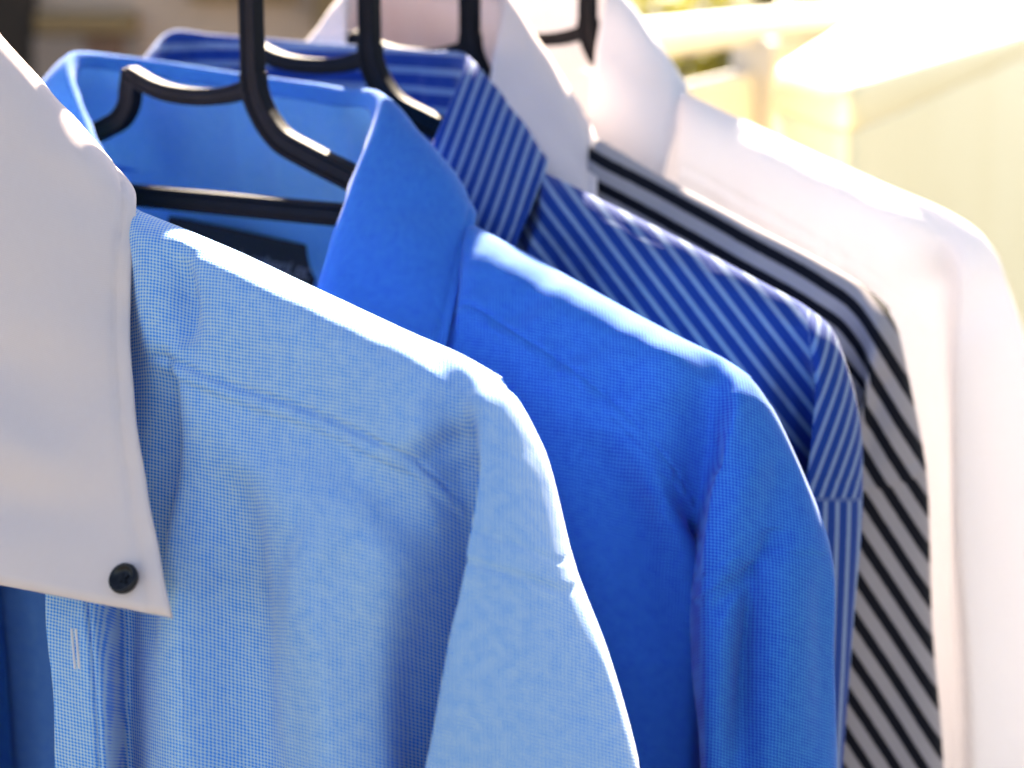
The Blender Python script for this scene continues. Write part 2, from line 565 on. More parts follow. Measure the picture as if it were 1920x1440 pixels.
# ------------------------------------------------------------------ tables of the five shirts
def net_A():
    return [
        [(60, 900, -.045), (120, 800, -.038), (170, 650, -.024), (238, 388, .005), (256, 394, .001), (420, 460, 0), (600, 544, 0), (780, 628, 0), (858, 664, 0), (900, 686, 0), (928, 704, 0), (948, 724, .002)],
        [(85, 1000, -.048), (150, 960, -.042), (195, 800, -.024), (232, 440, -.003), (250, 430, -.010), (412, 500, -.016), (588, 584, -.017), (770, 672, -.016), (855, 730, -.011), (908, 740, -.014), (938, 744, -.008), (966, 756, 0)],
        [(88, 1080, -.050), (158, 1080, -.046), (202, 960, -.026), (246, 720, -.014), (300, 702, -.025), (450, 756, -.026), (610, 812, -.027), (790, 902, -.022), (885, 975, -.004), (902, 880, -.026), (950, 862, -.017), (1003, 856, 0)],
        [(92, 1180, -.054), (168, 1180, -.052), (236, 1150, -.024), (325, 1080, -.044), (440, 1030, -.033), (580, 1020, -.042), (715, 1040, -.036), (835, 1070, -.012), (900, 1090, .006), (876, 1045, -.036), (970, 1072, -.025), (1070, 1098, 0)],
        [(105, 1300, -.056), (178, 1300, -.054), (238, 1290, -.026), (336, 1270, -.050), (470, 1240, -.034), (610, 1230, -.046), (715, 1240, -.036), (800, 1260, -.010), (880, 1280, .008), (832, 1250, -.042), (975, 1250, -.030), (1130, 1255, 0)],
        [(108, 1455, -.056), (186, 1455, -.054), (240, 1455, -.024), (340, 1455, -.052), (485, 1455, -.034), (620, 1455, -.048), (720, 1455, -.036), (775, 1455, -.012), (860, 1455, .004), (786, 1455, -.046), (975, 1455, -.034), (1186, 1455, 0)],
    ]


def net_B():
    return [
        [(520, 860, -.06), (580, 840, -.06), (680, 740, -.05), (862, 412, .006), (882, 420, -.001), (1000, 482, 0), (1150, 566, 0), (1290, 640, 0), (1352, 672, 0), (1382, 690, 0), (1404, 706, 0), (1422, 726, .002)],
        [(530, 940, -.06), (590, 920, -.06), (700, 800, -.05), (855, 478, -.006), (872, 462, -.014), (988, 516, -.016), (1135, 600, -.017), (1278, 678, -.017), (1345, 722, -.010), (1388, 738, -.014), (1416, 744, -.008), (1444, 762, 0)],
        [(540, 1000, -.06), (600, 1000, -.06), (720, 850, -.05), (842, 650, -.035), (866, 600, -.033), (985, 662, -.033), (1112, 752, -.030), (1225, 862, -.022), (1310, 960, .004), (1352, 905, -.024), (1425, 892, -.016), (1500, 896, 0)],
        [(550, 1150, -.055), (610, 1150, -.055), (760, 1100, -.05), (870, 1050, -.026), (960, 1000, -.014), (1080, 1000, -.012), (1195, 1020, -.012), (1284, 1050, -.004), (1322, 1100, .055), (1330, 1110, -.032), (1436, 1042, -.024), (1552, 1036, 0)],
        [(550, 1260, -.055), (610, 1260, -.055), (760, 1250, -.05), (870, 1250, -.022), (960, 1250, -.008), (1080, 1250, -.002), (1195, 1250, -.006), (1288, 1250, .002), (1322, 1250, .055), (1330, 1250, -.036), (1440, 1250, -.026), (1560, 1250, 0)],
        [(550, 1455, -.055), (610, 1455, -.055), (760, 1455, -.05), (870, 1455, -.022), (960, 1455, -.006), (1080, 1455, .002), (1195, 1455, -.004), (1288, 1455, .004), (1322, 1455, .055), (1336, 1455, -.038), (1445, 1455, -.028), (1566, 1455, 0)],
    ]


def net_C():
    return [
        [(720, 660, -.06), (780, 640, -.06), (860, 540, -.045), (1006, 318, .006), (1026, 326, -.001), (1150, 388, 0), (1290, 458, 0), (1430, 532, 0), (1500, 570, 0), (1530, 590, 0), (1550, 606, 0), (1565, 626, .002)],
        [(730, 740, -.06), (790, 720, -.06), (870, 600, -.046), (1002, 378, -.006), (1018, 366, -.014), (1145, 424, -.009), (1285, 494, -.009), (1420, 568, -.009), (1490, 612, -.010), (1538, 640, -.014), (1560, 644, -.008), (1582, 668, 0)],
        [(740, 820, -.06), (800, 820, -.06), (890, 700, -.05), (986, 520, -.034), (1010, 488, -.020), (1140, 540, -.019), (1280, 620, -.019), (1420, 730, -.017), (1535, 800, .002), (1528, 780, -.022), (1570, 778, -.014), (1607, 780, 0)],
        [(750, 950, -.055), (810, 950, -.055), (900, 930, -.05), (960, 920, -.044), (1010, 900, -.04), (1150, 900, -.044), (1300, 910, -.038), (1440, 930, -.022), (1540, 950, .015), (1512, 940, -.030), (1562, 940, -.018), (1614, 938, 0)],
        [(750, 1180, -.055), (810, 1180, -.055), (900, 1180, -.05), (960, 1180, -.044), (1010, 1180, -.04), (1150, 1180, -.044), (1300, 1180, -.038), (1440, 1180, -.022), (1540, 1180, .015), (1500, 1180, -.032), (1550, 1180, -.020), (1597, 1180, 0)],
        [(750, 1455, -.055), (810, 1455, -.055), (900, 1455, -.05), (960, 1455, -.044), (1010, 1455, -.04), (1150, 1455, -.044), (1300, 1455, -.038), (1440, 1455, -.022), (1530, 1455, .015), (1480, 1455, -.032), (1530, 1455, -.020), (1577, 1455, 0)],
    ]


def net_D():
    return [
        [(880, 620, -.06), (930, 600, -.06), (990, 480, -.045), (1096, 249, .006), (1114, 257, -.001), (1240, 332, 0), (1400, 418, 0), (1550, 497, 0), (1618, 538, 0), (1648, 562, 0), (1668, 586, 0), (1682, 616, .002)],
        [(890, 700, -.06), (940, 680, -.06), (1000, 540, -.046), (1092, 310, -.006), (1106, 298, -.014), (1235, 368, -.008), (1395, 455, -.008), (1540, 535, -.008), (1605, 582, -.010), (1648, 610, -.013), (1674, 625, -.008), (1696, 668, 0)],
        [(895, 780, -.06), (950, 780, -.06), (1010, 640, -.05), (1082, 450, -.034), (1100, 420, -.019), (1235, 480, -.018), (1390, 570, -.018), (1530, 680, -.016), (1635, 770, -.002), (1622, 735, -.022), (1672, 740, -.014), (1714, 772, 0)],
        [(900, 950, -.055), (950, 950, -.055), (1020, 930, -.05), (1060, 920, -.044), (1100, 900, -.04), (1240, 900, -.044), (1390, 910, -.038), (1530, 930, -.022), (1640, 950, .010), (1600, 930, -.028), (1668, 915, -.016), (1733, 892, 0)],
        [(900, 1180, -.055), (950, 1180, -.055), (1020, 1180, -.05), (1060, 1180, -.044), (1100, 1180, -.04), (1240, 1180, -.044), (1390, 1180, -.038), (1530, 1180, -.022), (1640, 1180, .010), (1585, 1180, -.032), (1665, 1180, -.018), (1745, 1180, 0)],
        [(900, 1455, -.055), (950, 1455, -.055), (1020, 1455, -.05), (1060, 1455, -.044), (1100, 1455, -.04), (1240, 1455, -.044), (1390, 1455, -.038), (1530, 1455, -.022), (1640, 1455, .010), (1560, 1455, -.032), (1665, 1455, -.018), (1766, 1455, 0)],
    ]


def net_E():
    return [
        [(1060, 560, -.06), (1110, 540, -.06), (1170, 420, -.045), (1266, 168, .006), (1286, 175, -.001), (1400, 228, 0), (1540, 293, 0), (1680, 355, 0), (1772, 396, 0), (1815, 420, 0), (1846, 446, 0), (1868, 480, .002)],
        [(1070, 640, -.06), (1120, 620, -.06), (1180, 470, -.046), (1260, 225, -.006), (1278, 213, -.014), (1395, 266, -.016), (1535, 330, -.017), (1670, 392, -.017), (1758, 436, -.010), (1815, 468, -.013), (1852, 486, -.008), (1890, 535, 0)],
        [(1075, 720, -.06), (1130, 720, -.06), (1190, 570, -.05), (1256, 370, -.034), (1275, 340, -.032), (1395, 400, -.032), (1535, 480, -.031), (1665, 560, -.028), (1770, 640, -.010), (1800, 610, -.024), (1860, 600, -.016), (1922, 640, 0)],
        [(1080, 900, -.055), (1130, 900, -.055), (1200, 880, -.05), (1240, 860, -.044), (1280, 800, -.04), (1400, 800, -.044), (1540, 820, -.040), (1670, 840, -.030), (1780, 860, -.006), (1795, 850, -.030), (1870, 850, -.020), (1955, 850, 0)],
        [(1080, 1180, -.055), (1130, 1180, -.055), (1200, 1180, -.05), (1240, 1180, -.044), (1280, 1180, -.04), (1400, 1180, -.044), (1540, 1180, -.040), (1670, 1180, -.030), (1785, 1180, -.006), (1815, 1180, -.034), (1890, 1180, -.022), (1970, 1180, 0)],
        [(1080, 1455, -.055), (1130, 1455, -.055), (1200, 1455, -.05), (1240, 1455, -.044), (1280, 1455, -.04), (1400, 1455, -.044), (1540, 1455, -.040), (1670, 1455, -.030), (1790, 1455, -.006), (1830, 1455, -.036), (1900, 1455, -.022), (1985, 1455, 0)],
    ]


COLLAR = {
    'A': dict(fold=dict(R0=(-190, 1060, -.076), R1=(-140, 700, -.048), R2=(-100, 350, -.022), R3=(-60, 30, .010), R4=(-160, 8, .04), BC=(-330, -30, .055),
                        L4=(-520, -60, .04), L3=(-620, -70, .01), L2=(-560, 250, -.036), L1=(-520, 600, -.066), L0=(-470, 980, -.088)),
              edge=dict(R0=(322, 1158, -.066), R1=(264, 850, -.044), R2=(243, 600, -.022), R3=(254, 388, -.002), R4=(200, 330, .036),
                        L3=(-950, 250, 0), L2=(-960, 480, -.042), L1=(-980, 750, -.062), L0=(-1030, 1060, -.075)), bulge=.001, roll=.002,
              folds=[((-80, 900, -.06), (230, 990, -.06), -.0028, .010), ((-60, 640, -.04), (190, 800, -.04), -.0025, .012), ((-40, 330, -.02), (200, 560, -.02), .0015, .012), ((-60, 760, -.04), (200, 880, -.04), .0030, .008), ]),
    'B': dict(fold=dict(R0=(560, 720, -.065), R1=(602, 512, -.044), R2=(655, 340, -.020), R3=(700, 188, .012), R4=(620, 166, .036), BC=(430, 137, .050),
                        L4=(240, 108, .042), L3=(150, 100, .018), L2=(180, 240, -.016), L1=(248, 374, -.036), L0=(330, 600, -.06)),
              edge=dict(R0=(790, 880, -.065), R1=(842, 622, -.036), R2=(866, 510, -.018), R3=(888, 418, .001), R4=(862, 398, .036),
                        L3=(40, 240, .012), L2=(60, 420, -.018), L1=(110, 580, -.038), L0=(190, 800, -.065)), bulge=.004,
              folds=[((600, 500, -.03), (820, 580, -.03), -.0016, .009), ((690, 330, -.02), (850, 470, -.02), .0010, .010)]),
    'C': dict(fold=dict(R0=(755, 480, -.055), R1=(802, 290, -.028), R2=(838, 200, -.008), R3=(868, 114, .014), R4=(790, 97, .036), BC=(590, 82, .050),
                        L4=(400, 66, .042), L3=(325, 60, .020), L2=(292, 130, -.010), L1=(340, 300, -.03), L0=(430, 450, -.06)),
              edge=dict(R0=(925, 640, -.062), R1=(968, 458, -.034), R2=(998, 385, -.018), R3=(1024, 314, .001), R4=(985, 290, .036),
                        L3=(215, 190, .014), L2=(230, 300, -.018), L1=(270, 420, -.038), L0=(340, 580, -.065)), bulge=.002, roll=.0018),
    'D': dict(fold=dict(R0=(880, 420, -.055), R1=(908, 230, -.028), R2=(926, 110, -.008), R3=(944, -14, .014), R4=(880, -24, .036), BC=(780, -32, .050),
                        L4=(700, -38, .042), L3=(660, -28, .020), L2=(650, 80, -.010), L1=(670, 220, -.03), L0=(730, 400, -.06)),
              edge=dict(R0=(1085, 600, -.062), R1=(1114, 420, -.032), R2=(1119, 335, -.017), R3=(1114, 250, .001), R4=(1080, 235, .036),
                        L3=(558, 105, .014), L2=(560, 250, -.018), L1=(580, 380, -.038), L0=(640, 540, -.065)), bulge=.0006, roll=.0008),
    'E': dict(fold=dict(R0=(1090, 400, -.055), R1=(1106, 210, -.026), R2=(1122, 70, -.006), R3=(1138, -42, .014), R4=(1080, -52, .036), BC=(990, -62, .050),
                        L4=(900, -68, .042), L3=(860, -60, .020), L2=(870, 40, -.010), L1=(900, 180, -.03), L0=(970, 370, -.06)),
              edge=dict(R0=(1225, 500, -.060), R1=(1248, 316, -.030), R2=(1270, 240, -.015), R3=(1288, 170, .001), R4=(1255, 158, .036),
                        L3=(760, 60, .014), L2=(770, 200, -.018), L1=(800, 330, -.038), L0=(860, 490, -.065)), bulge=.0006, roll=.0008),
}


# ---- stripes: each a coordinate in the cloth, counted in stripe repeats
def stripe_C(S, P, RR, CC, UV):
    la, zz = .848 * P[..., 0] + .53 * P[..., 1], P[..., 2]
    s = (.788 * la + .616 * zz) / .0060
    sl = (.92 * la - .39 * zz) / .0048
    return np.where((CC >= 8) & (RR >= 3), la / .0052, np.where(CC > 8.5, sl, s))


def line_dist(x, z, pts):
    best = np.full(x.shape, 1e9); sg = np.ones(x.shape)
    for (ax, az), (bx, bz) in zip(pts[:-1], pts[1:]):
        L2 = (bx - ax)**2 + (bz - az)**2
        t = np.clip(((x - ax) * (bx - ax) + (z - az) * (bz - az)) / L2, 0, 1)
        dd = np.hypot(x - ax - t * (bx - ax), z - az - t * (bz - az))
        cr = (bx - ax) * (z - az) - (bz - az) * (x - ax)
        m = dd < best
        best = np.where(m, dd, best); sg = np.where(m, np.sign(cr), sg)
    return best * sg


def stripe_D(S, P, RR, CC, UV):
    x, z = P[..., 0] + .40 * P[..., 1], P[..., 2]
    guide = [(1000, 175), (1118, 250), (1400, 408), (1560, 498), (1625, 545), (1665, 595), (1720, 690), (1800, 830), (2000, 1180), (2400, 1900)]
    g = []
    for a in guide:
        p = at(S, a[0], a[1], 0); g.append((p[0], p[2]))
    # smooth the guide
    gx, _ = catmull(np.array([(q[0], 0, q[1]) for q in g]), 8)
    s = line_dist(x, z, [(q[0], q[2]) for q in gx])
    s = -s / .0100 + .74
    fold_shift = .45 * np.clip((9.2 - CC) / .3, 0, 1) * np.clip((RR - 1.6) / .3, 0, 1)
    s = s + np.where((CC >= 8) & (RR >= 3), .07, 0) + fold_shift
    return s


def collar_stripe_C(P, RR, CC, UV):
    # the leaf's stripes run from the fold to its edge side; the stand's run round the neck
    u, v = UV[..., 0], UV[..., 1]
    leaf = .936 * (.848 * P[..., 0] + .53 * P[..., 1]) - .35 * P[..., 2]
    return np.where(RR >= 3.0, leaf / .0047, P[..., 2] / .0085 + .2)


COLLAR['C']['stripe'] = collar_stripe_C

PALE_BLUE = 'light blue'
sA = build_shirt('A', "dress_shirt", dict(body=M['light_blue'], back=M['light_blue_shaded'], collar=M['white_collar']), net_A(), [
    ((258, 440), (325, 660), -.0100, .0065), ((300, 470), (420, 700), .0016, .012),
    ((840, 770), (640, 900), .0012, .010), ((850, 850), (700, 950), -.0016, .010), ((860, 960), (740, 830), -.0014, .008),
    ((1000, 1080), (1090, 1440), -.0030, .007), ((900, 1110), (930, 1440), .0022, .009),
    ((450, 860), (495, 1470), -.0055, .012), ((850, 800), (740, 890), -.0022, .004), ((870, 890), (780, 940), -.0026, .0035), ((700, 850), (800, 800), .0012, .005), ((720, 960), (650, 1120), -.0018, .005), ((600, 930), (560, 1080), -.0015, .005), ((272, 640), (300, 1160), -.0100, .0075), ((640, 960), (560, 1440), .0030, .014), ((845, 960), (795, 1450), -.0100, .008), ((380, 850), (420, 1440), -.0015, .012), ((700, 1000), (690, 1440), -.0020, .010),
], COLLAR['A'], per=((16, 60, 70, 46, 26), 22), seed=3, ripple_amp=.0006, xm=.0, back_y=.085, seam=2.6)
sB = build_shirt('B', "dress_shirt", dict(body=M['mid_blue'], collar=M['mid_blue'], back=M['mid_blue_backlit'], stand=M['mid_blue_backlit']), net_B(), [
    ((880, 540), (985, 500), -.0043, .0045), ((915, 605), (1030, 535), -.0048, .006), ((955, 560), (1030, 620), .0015, .006),
    ((985, 640), (1080, 610), -.0032, .004), ((1020, 690), (1130, 620), -.0046, .0055), ((1060, 700), (1180, 640), .0025, .006),
    ((1110, 745), (1210, 700), -.0037, .005), ((1150, 740), (1260, 730), .0019, .006), ((1190, 800), (1290, 760), -.0029, .006),
    ((1380, 850), (1355, 1090), .0048, .008), ((1440, 800), (1400, 1060), -.0038, .008), ((1330, 900), (1290, 840), -.0024, .006),
    ((1405, 1045), (1398, 1460), -.0130, .0048), ((1372, 1060), (1365, 1460), .0022, .005), ((1445, 1050), (1450, 1460), .0030, .006),
    ((1500, 1045), (1508, 1460), -.0070, .0032), ((1528, 1040), (1540, 1460), .0020, .004), ((1340, 1150), (1420, 1040), -.0040, .003), ((1432, 1000), (1426, 1060), -.0050, .003),
    ((1120, 800), (1160, 1300), -.0060, .012), ((1210, 900), (1230, 1400), .0040, .010), ((1040, 820), (1060, 1300), .0030, .012),
], COLLAR['B'], per=((16, 60, 60, 30, 20), 18), seed=11, ripple_amp=.0006, seam_pucker=.0006, back_y=.06, fold_from=1.2, seam=1.3)
sC = build_shirt('C', "dress_shirt", dict(body=M['blue_stripe'], collar=M['blue_stripe']), net_C(), [
    ((1080, 420), (1200, 560), .0016, .010), ((1300, 560), (1420, 640), -.0012, .010),
], COLLAR['C'], per=(22, 16), stripe=stripe_C, seed=23, ripple_amp=.0005)
sD = build_shirt('D', "dress_shirt", dict(body=M['black_stripe'], collar=M['white_collar']), net_D(), [
    ((1640, 700), (1615, 900), -.0030, .004),
], COLLAR['D'], per=(22, 16), stripe=stripe_D, seed=31, ripple_amp=.0005)
sE = build_shirt('E', "dress_shirt", dict(body=M['white'], collar=M['white']), net_E(), [
    ((1320, 215), (1800, 440), -.0030, .0045), ((1640, 560), (1780, 520), -.0026, .010), ((1840, 520), (1800, 640), -.0026, .008),
    ((1560, 420), (1760, 500), .0016, .014),
], COLLAR['E'], per=(18, 14), seed=41, ripple_amp=.0007, fold_from=.1, seam=2.2)
GROUP = "shirts hanging in a row on the rail"
tag(sA, "light blue fine-check shirt with a big white collar and black button, nearest the camera", "shirt", GROUP)
tag(sB, "plain mid blue shirt with matching blue collar and black neck label, second in the row", "shirt", GROUP)
tag(sC, "dark blue shirt with narrow white stripes on body and collar", "shirt", GROUP)
tag(sD, "white shirt with black stripes and a plain white collar", "shirt", GROUP)
tag(sE, "all white shirt at the far right end of the row", "shirt", GROUP)


# ---- collar button of the nearest shirt
def make_button(parent, p, normal, r=.0046):
    bm = bmesh.new()
    prof = [(0, .0012), (.45, .0012), (.62, .0013), (.72, .0022), (.86, .0026), (.97, .0022), (1.0, .0012), (.94, .0002), (0, 0)]
    seg = 32
    rings = []
    for rr, h in prof:
        if rr == 0:
            rings.append([bm.verts.new((0, 0, h))])
        else:
            rings.append([bm.verts.new((r * rr * math.cos(2 * math.pi * k / seg), r * rr * math.sin(2 * math.pi * k / seg), h)) for k in range(seg)])
    for a, b in zip(rings[:-1], rings[1:]):
        for k in range(seg):
            k2 = (k + 1) % seg
            if len(a) == 1: bm.faces.new((a[0], b[k], b[k2]))
            elif len(b) == 1: bm.faces.new((a[k], b[0], a[k2]))
            else: bm.faces.new((a[k], b[k], b[k2], a[k2]))
    o = bm_obj("button", bm, M['button'], parent, True)
    o.location = p
    o.rotation_euler = Vector(normal).to_track_quat('Z', 'Y').to_euler()
    tb = bmesh.new()
    for a in (R(45), R(135)):
        c, s = math.cos(a), math.sin(a)
        L, wd, h = r * .32, r * .09, .0017
        vs_ = [tb.verts.new((c * sx * L - s * sy * wd, s * sx * L + c * sy * wd, z)) for z in (.0008, h) for sx, sy in ((-1, -1), (1, -1), (1, 1), (-1, 1))]
        tb.faces.new(vs_[4:])
        for k in range(4):
            tb.faces.new((vs_[k], vs_[(k + 1) % 4], vs_[4 + (k + 1) % 4], vs_[4 + k]))
    bm_obj("button_thread", tb, M['button'], o)
    return o


def surface_hit(obj, S, px, py):
    """nearest surface of a shirt part along a sight line, in shirt coordinates, with its normal"""
    bpy.context.view_layer.update()
    a = at(S, px, py, -.25); b = at(S, px, py, .05)
    ok, loc, nor, _ = obj.ray_cast(Vector(a), (Vector(b) - Vector(a)).normalized())
    return (loc, nor) if ok else (Vector(at(S, px, py, -.06)), Vector((.3, -1, 0)))


cA = [c for c in sA.children if c.name.startswith("collar") and "stand" not in c.name][0]
bp, bn = surface_hit(cA, 'A', 237, 1088)
if bn.y > 0: bn = -bn
make_button(cA, bp + bn * .0002, bn)

# buttonhole on the placket of the nearest shirt
pA = [c for c in sA.children if c.name.startswith("placket")][0]
bm = bmesh.new()
for k in range(26):
    yy = 1180 + k * 2.9
    for sd in (-1, 1):
        l, nn = surface_hit(pA, 'A', 139 + k * .25 + sd * 4, yy)
        if nn.y > 0: nn = -nn
        bmesh.ops.create_cube(bm, size=1)
        for v in bm.verts[-8:]:
            v.co = Vector((v.co.x * .0007, v.co.y * .0004, v.co.z * .00035)) + l + nn * .0002
bm_obj("buttonhole", bm, M['thread_white'], pA)

# ---- woven label in the neck of the mid blue shirt
corners = [at('B', 318, 405, .046), at('B', 612, 466, .046), at('B', 582, 560, .046), at('B', 290, 500, .046)]
lv, lf = [], []
nx, nz = 24, 8
for j in range(nz + 1):
    for i in range(nx + 1):
        a, b = i / nx, j / nz
        p = (corners[0] * (1 - a) + corners[1] * a) * (1 - b) + (corners[3] * (1 - a) + corners[2] * a) * b
        lv.append(p + np.array((0, .001 * math.sin(a * 5), 0)))
for j in range(nz):
    for i in range(nx):
        q = j * (nx + 1) + i
        lf.append((q, q + 1, q + 2 + nx, q + 1 + nx))
lab = mesh_obj("neck_label", lv, lf, M['label'], sB)
solid(lab, .0007, 0)
lab["label"] = "black woven neck label with faint grey lettering"
# its lettering is too soft to read in the photograph: a row of small woven strokes at the same size
rng = random.Random(5)
bm = bmesh.new()


def lp(a, b):
    p = (corners[0] * (1 - a) + corners[1] * a) * (1 - b) + (corners[3] * (1 - a) + corners[2] * a) * b
    return Vector(p) + Vector((0, -.0006 + .001 * math.sin(a * 5), 0))


def stroke(a0, b0, a1, b1, wd=.00035):
    p, q = lp(a0, b0), lp(a1, b1)
    t = (q - p).normalized(); s_ = t.cross(Vector((0, 1, 0))).normalized() * wd
    bm.faces.new([bm.verts.new(v) for v in (p - s_, q - s_, q + s_, p + s_)])


a = .30
for k in range(13):
    wl = rng.choice((.030, .034, .038))
    if k == 5:
        a += .03
    top = .36 if rng.random() < .35 else .44
    stroke(a, top, a, .62)
    if rng.random() < .75: stroke(a + wl, .44, a + wl, .62)
    if rng.random() < .6: stroke(a, .44, a + wl, .45)
    if rng.random() < .5: stroke(a, .61, a + wl, .62)
    if rng.random() < .3: stroke(a, .53, a + wl, .53)
    a += wl + .017
bm_obj("lettering", bm, M['thread_grey'], lab)


# ------------------------------------------------------------------ hangers
def sweep(name, path, prof, mat, parent, per=8):
    """path: list of (x, y, z) in the hanger's plane; prof: closed list of (across, y) around it"""
    pts, _ = catmull(np.array(path, dtype=float), per)
    n = len(pts)
    tan = np.gradient(pts, axis=0)
    tan /= np.linalg.norm(tan, axis=1, keepdims=True)
    V, Fc = [], []
    m = len(prof)
    for p, t in zip(pts, tan):
        side = np.array((t[2], 0, -t[0]))          # across the bar, inside the hanger's plane
        side /= np.linalg.norm(side) + 1e-9
        for a, y in prof:
            V.append(p + side * a + np.array((0, y, 0)))
    for i in range(n - 1):
        for k in range(m):
            k2 = (k + 1) % m
            Fc.append((i * m + k, i * m + k2, (i + 1) * m + k2, (i + 1) * m + k))
    Fc.append(tuple(range(m - 1, -1, -1)))
    Fc.append(tuple((n - 1) * m + k for k in range(m)))
    o = mesh_obj(name, V, Fc, mat, parent, False)
    bv = o.modifiers.new("edge", 'BEVEL')
    bv.width, bv.segments, bv.limit_method, bv.angle_limit = .0006, 2, 'ANGLE', R(35)
    for poly in o.data.polygons:
        poly.use_smooth = True
    o.data.set_sharp_from_angle(angle=R(30))
    return o


def ibeam(wd, dp, groove=.0012, web=.55):
    a, b = wd / 2, dp / 2
    g = a * web
    return [(-a, -b), (-g, -b), (-g * .85, -b + groove), (g * .85, -b + groove), (g, -b), (a, -b),
            (a, b), (g, b), (g * .85, b - groove), (-g * .85, b - groove), (-g, b), (-a, b)]


RAIL_Z = .098                                    # rail axis above eye height
RAIL_R = .0125


def make_hanger(S):
    zc = CROSS[S]
    low = {'D': .006}.get(S, 0.0)
    o = ORIGIN[S]
    root = empty("coat_hanger", (o[0], o[1], CAM_Z), -PSI)
    up = RAIL_Z + RAIL_R + .004                   # underside of the hook's crown rests on the rail
    r = .021
    hook = [(0, 0, zc + .002), (0, 0, zc + .03), (0, 0, up - r)]
    for k in range(1, 9):
        a = math.pi * k / 8 * 1.12
        hook.append((-r + r * math.cos(a), 0, up - r + r * math.sin(a)))
    sweep("hook", hook, ibeam(.0082, .0068), M['plastic'], root, 5)
    arm = [(0, 0, zc + .004), (.001, 0, zc - .004), (.0045, 0, zc - .0115), (.013, 0, zc - .0212), (.0276, 0, zc - .0278), (.046, 0, zc - .0345 - low), (.10, 0, zc - .060 - low), (.16, 0, zc - .086 - low), (.200, 0, zc - .104 - low)]
    sweep("shoulder_arm", arm, ibeam(.0096, .0070), M['plastic'], root)
    sweep("neck_loop", [(-.001, 0, zc - .002), (-.012, 0, zc - .0050), (-.03, 0, zc - .0064), (-.050, 0, zc - .0040), (-.0655, 0, zc + .0020)],
          ibeam(.0068, .0068, .0008), M['plastic'], root)
    sweep("shoulder_arm", [(-.0635, 0, zc + .0035), (-.0652, 0, zc - .004), (-.0662, 0, zc - .010), (-.071, 0, zc - .0165), (-.080, 0, zc - .021), (-.12, 0, zc - .036), (-.19, 0, zc - .068), (-.243, 0, zc - .0975)],
          ibeam(.0080, .0066), M['plastic'], root)
    sweep("lower_bar", [(-.128, 0, zc - .047), (-.06, 0, zc - .0485), (.0, 0, zc - .0495), (.0755, 0, zc - .0505)], ibeam(.0088, .0068), M['plastic'], root)
    return root


HL = {'A': "black plastic hanger inside the nearest light blue shirt", 'B': "black plastic hanger in the neck of the plain mid blue shirt",
      'C': "black plastic hanger in the neck of the blue and white striped shirt", 'D': "black plastic hanger in the neck of the black striped white-collar shirt",
      'E': "blurred dark hanger in the neck of the all white shirt"}
for S in "ABCDE":
    tag(make_hanger(S), HL[S], "hanger", "black hangers on the rail")

# ------------------------------------------------------------------ the rail the hooks hang on (just above the picture)
d_row = Vector((.1676, .26, 0)).normalized()
mid = Vector((-.061, .865, 0)) - Vector((CX[0], CX[1], 0)) * .020
N_ = 24
V, Fc = [], []
side = Vector((d_row.y, -d_row.x, 0))
for i, t in enumerate((-.55, .5)):
    for k in range(N_):
        a = 2 * math.pi * k / N_
        V.append(mid + d_row * t + side * RAIL_R * math.cos(a) + Vector((0, 0, CAM_Z + RAIL_Z + RAIL_R * math.sin(a))))
for k in range(N_):
    Fc.append((k, (k + 1) % N_, N_ + (k + 1) % N_, N_ + k))
Fc += [tuple(range(N_)), tuple(range(2 * N_ - 1, N_ - 1, -1))]
M['steel'] = plain("steel_tube", (.55, .55, .56), .3, (.5, .5, .5), 30, .5)
tag(mesh_obj("clothes_rail", V, Fc, M['steel']), "steel clothes rail that the shirt hangers hook onto", "rail")

# ------------------------------------------------------------------ balcony behind the shirts
M['floor'] = plain("balcony_concrete", (.11, .095, .085), .85, (.08, .07, .062), 6, .3, .2, 60)
M['ground'] = plain("dry_ground", (.10, .095, .075), .95, (.06, .065, .04), .6, .2)
M['wall'] = plain("taupe_render", (.40, .30, .24), .9, (.34, .255, .20), 3, .2, .3, 40)
M['brown'] = plain("brown_wood", (.15, .08, .05), .7, (.11, .06, .04), 8, .3)
M['ochre'] = plain("ochre_wood", (.20, .13, .06), .7, (.15, .10, .05), 6, .3)
M['grey'] = plain("weathered_grey", (.22, .17, .145), .8, (.18, .14, .12), 9, .3)
M['dark'] = plain("dark_opening", (.02, .016, .014), .8, (.03, .022, .018), 6, .2)
M['white_paint'] = plain("white_paint", (.60, .575, .565), .5, (.55, .53, .52), 10, .4)
M['cream'] = plain("cream_plastic", (.93, .81, .50), .5, (.91, .78, .46), 4, .4)
M['bark'] = plain("bark", (.08, .06, .04), .9)

fl = bm_obj("balcony_floor", box_bm(-3, 4, -1.5, 7, -.15, 0), M['floor'])
tag(fl, kind="structure")
bm = bmesh.new()
vsq = [bm.verts.new(v) for v in ((-400, -400, -3), (400, -400, -3), (400, 800, -3), (-400, 800, -3))]
bm.faces.new(vsq)
tag(bm_obj("ground", bm, M['ground']), kind="structure")

# house wall at the back left, with a dark doorway and a wooden shelf front beside it
WY = 3.4
wall = empty("house_wall", (-1.2, WY, 0))
tag(wall, "blurred taupe house wall with brown timber, behind the collars at top left", "wall")


def wbox(name, px0, px1, py0, py1, mat, dy0, dy1, parent, dist=WY, bevel=.004):
    a, b = spot(px0, py1, dist), spot(px1, py0, dist)
    bm = box_bm(a.x - parent.location.x, b.x - parent.location.x, dy0, dy1, a.z - parent.location.z, b.z - parent.location.z, bevel, 2)
    return bm_obj(name, bm, mat, parent)


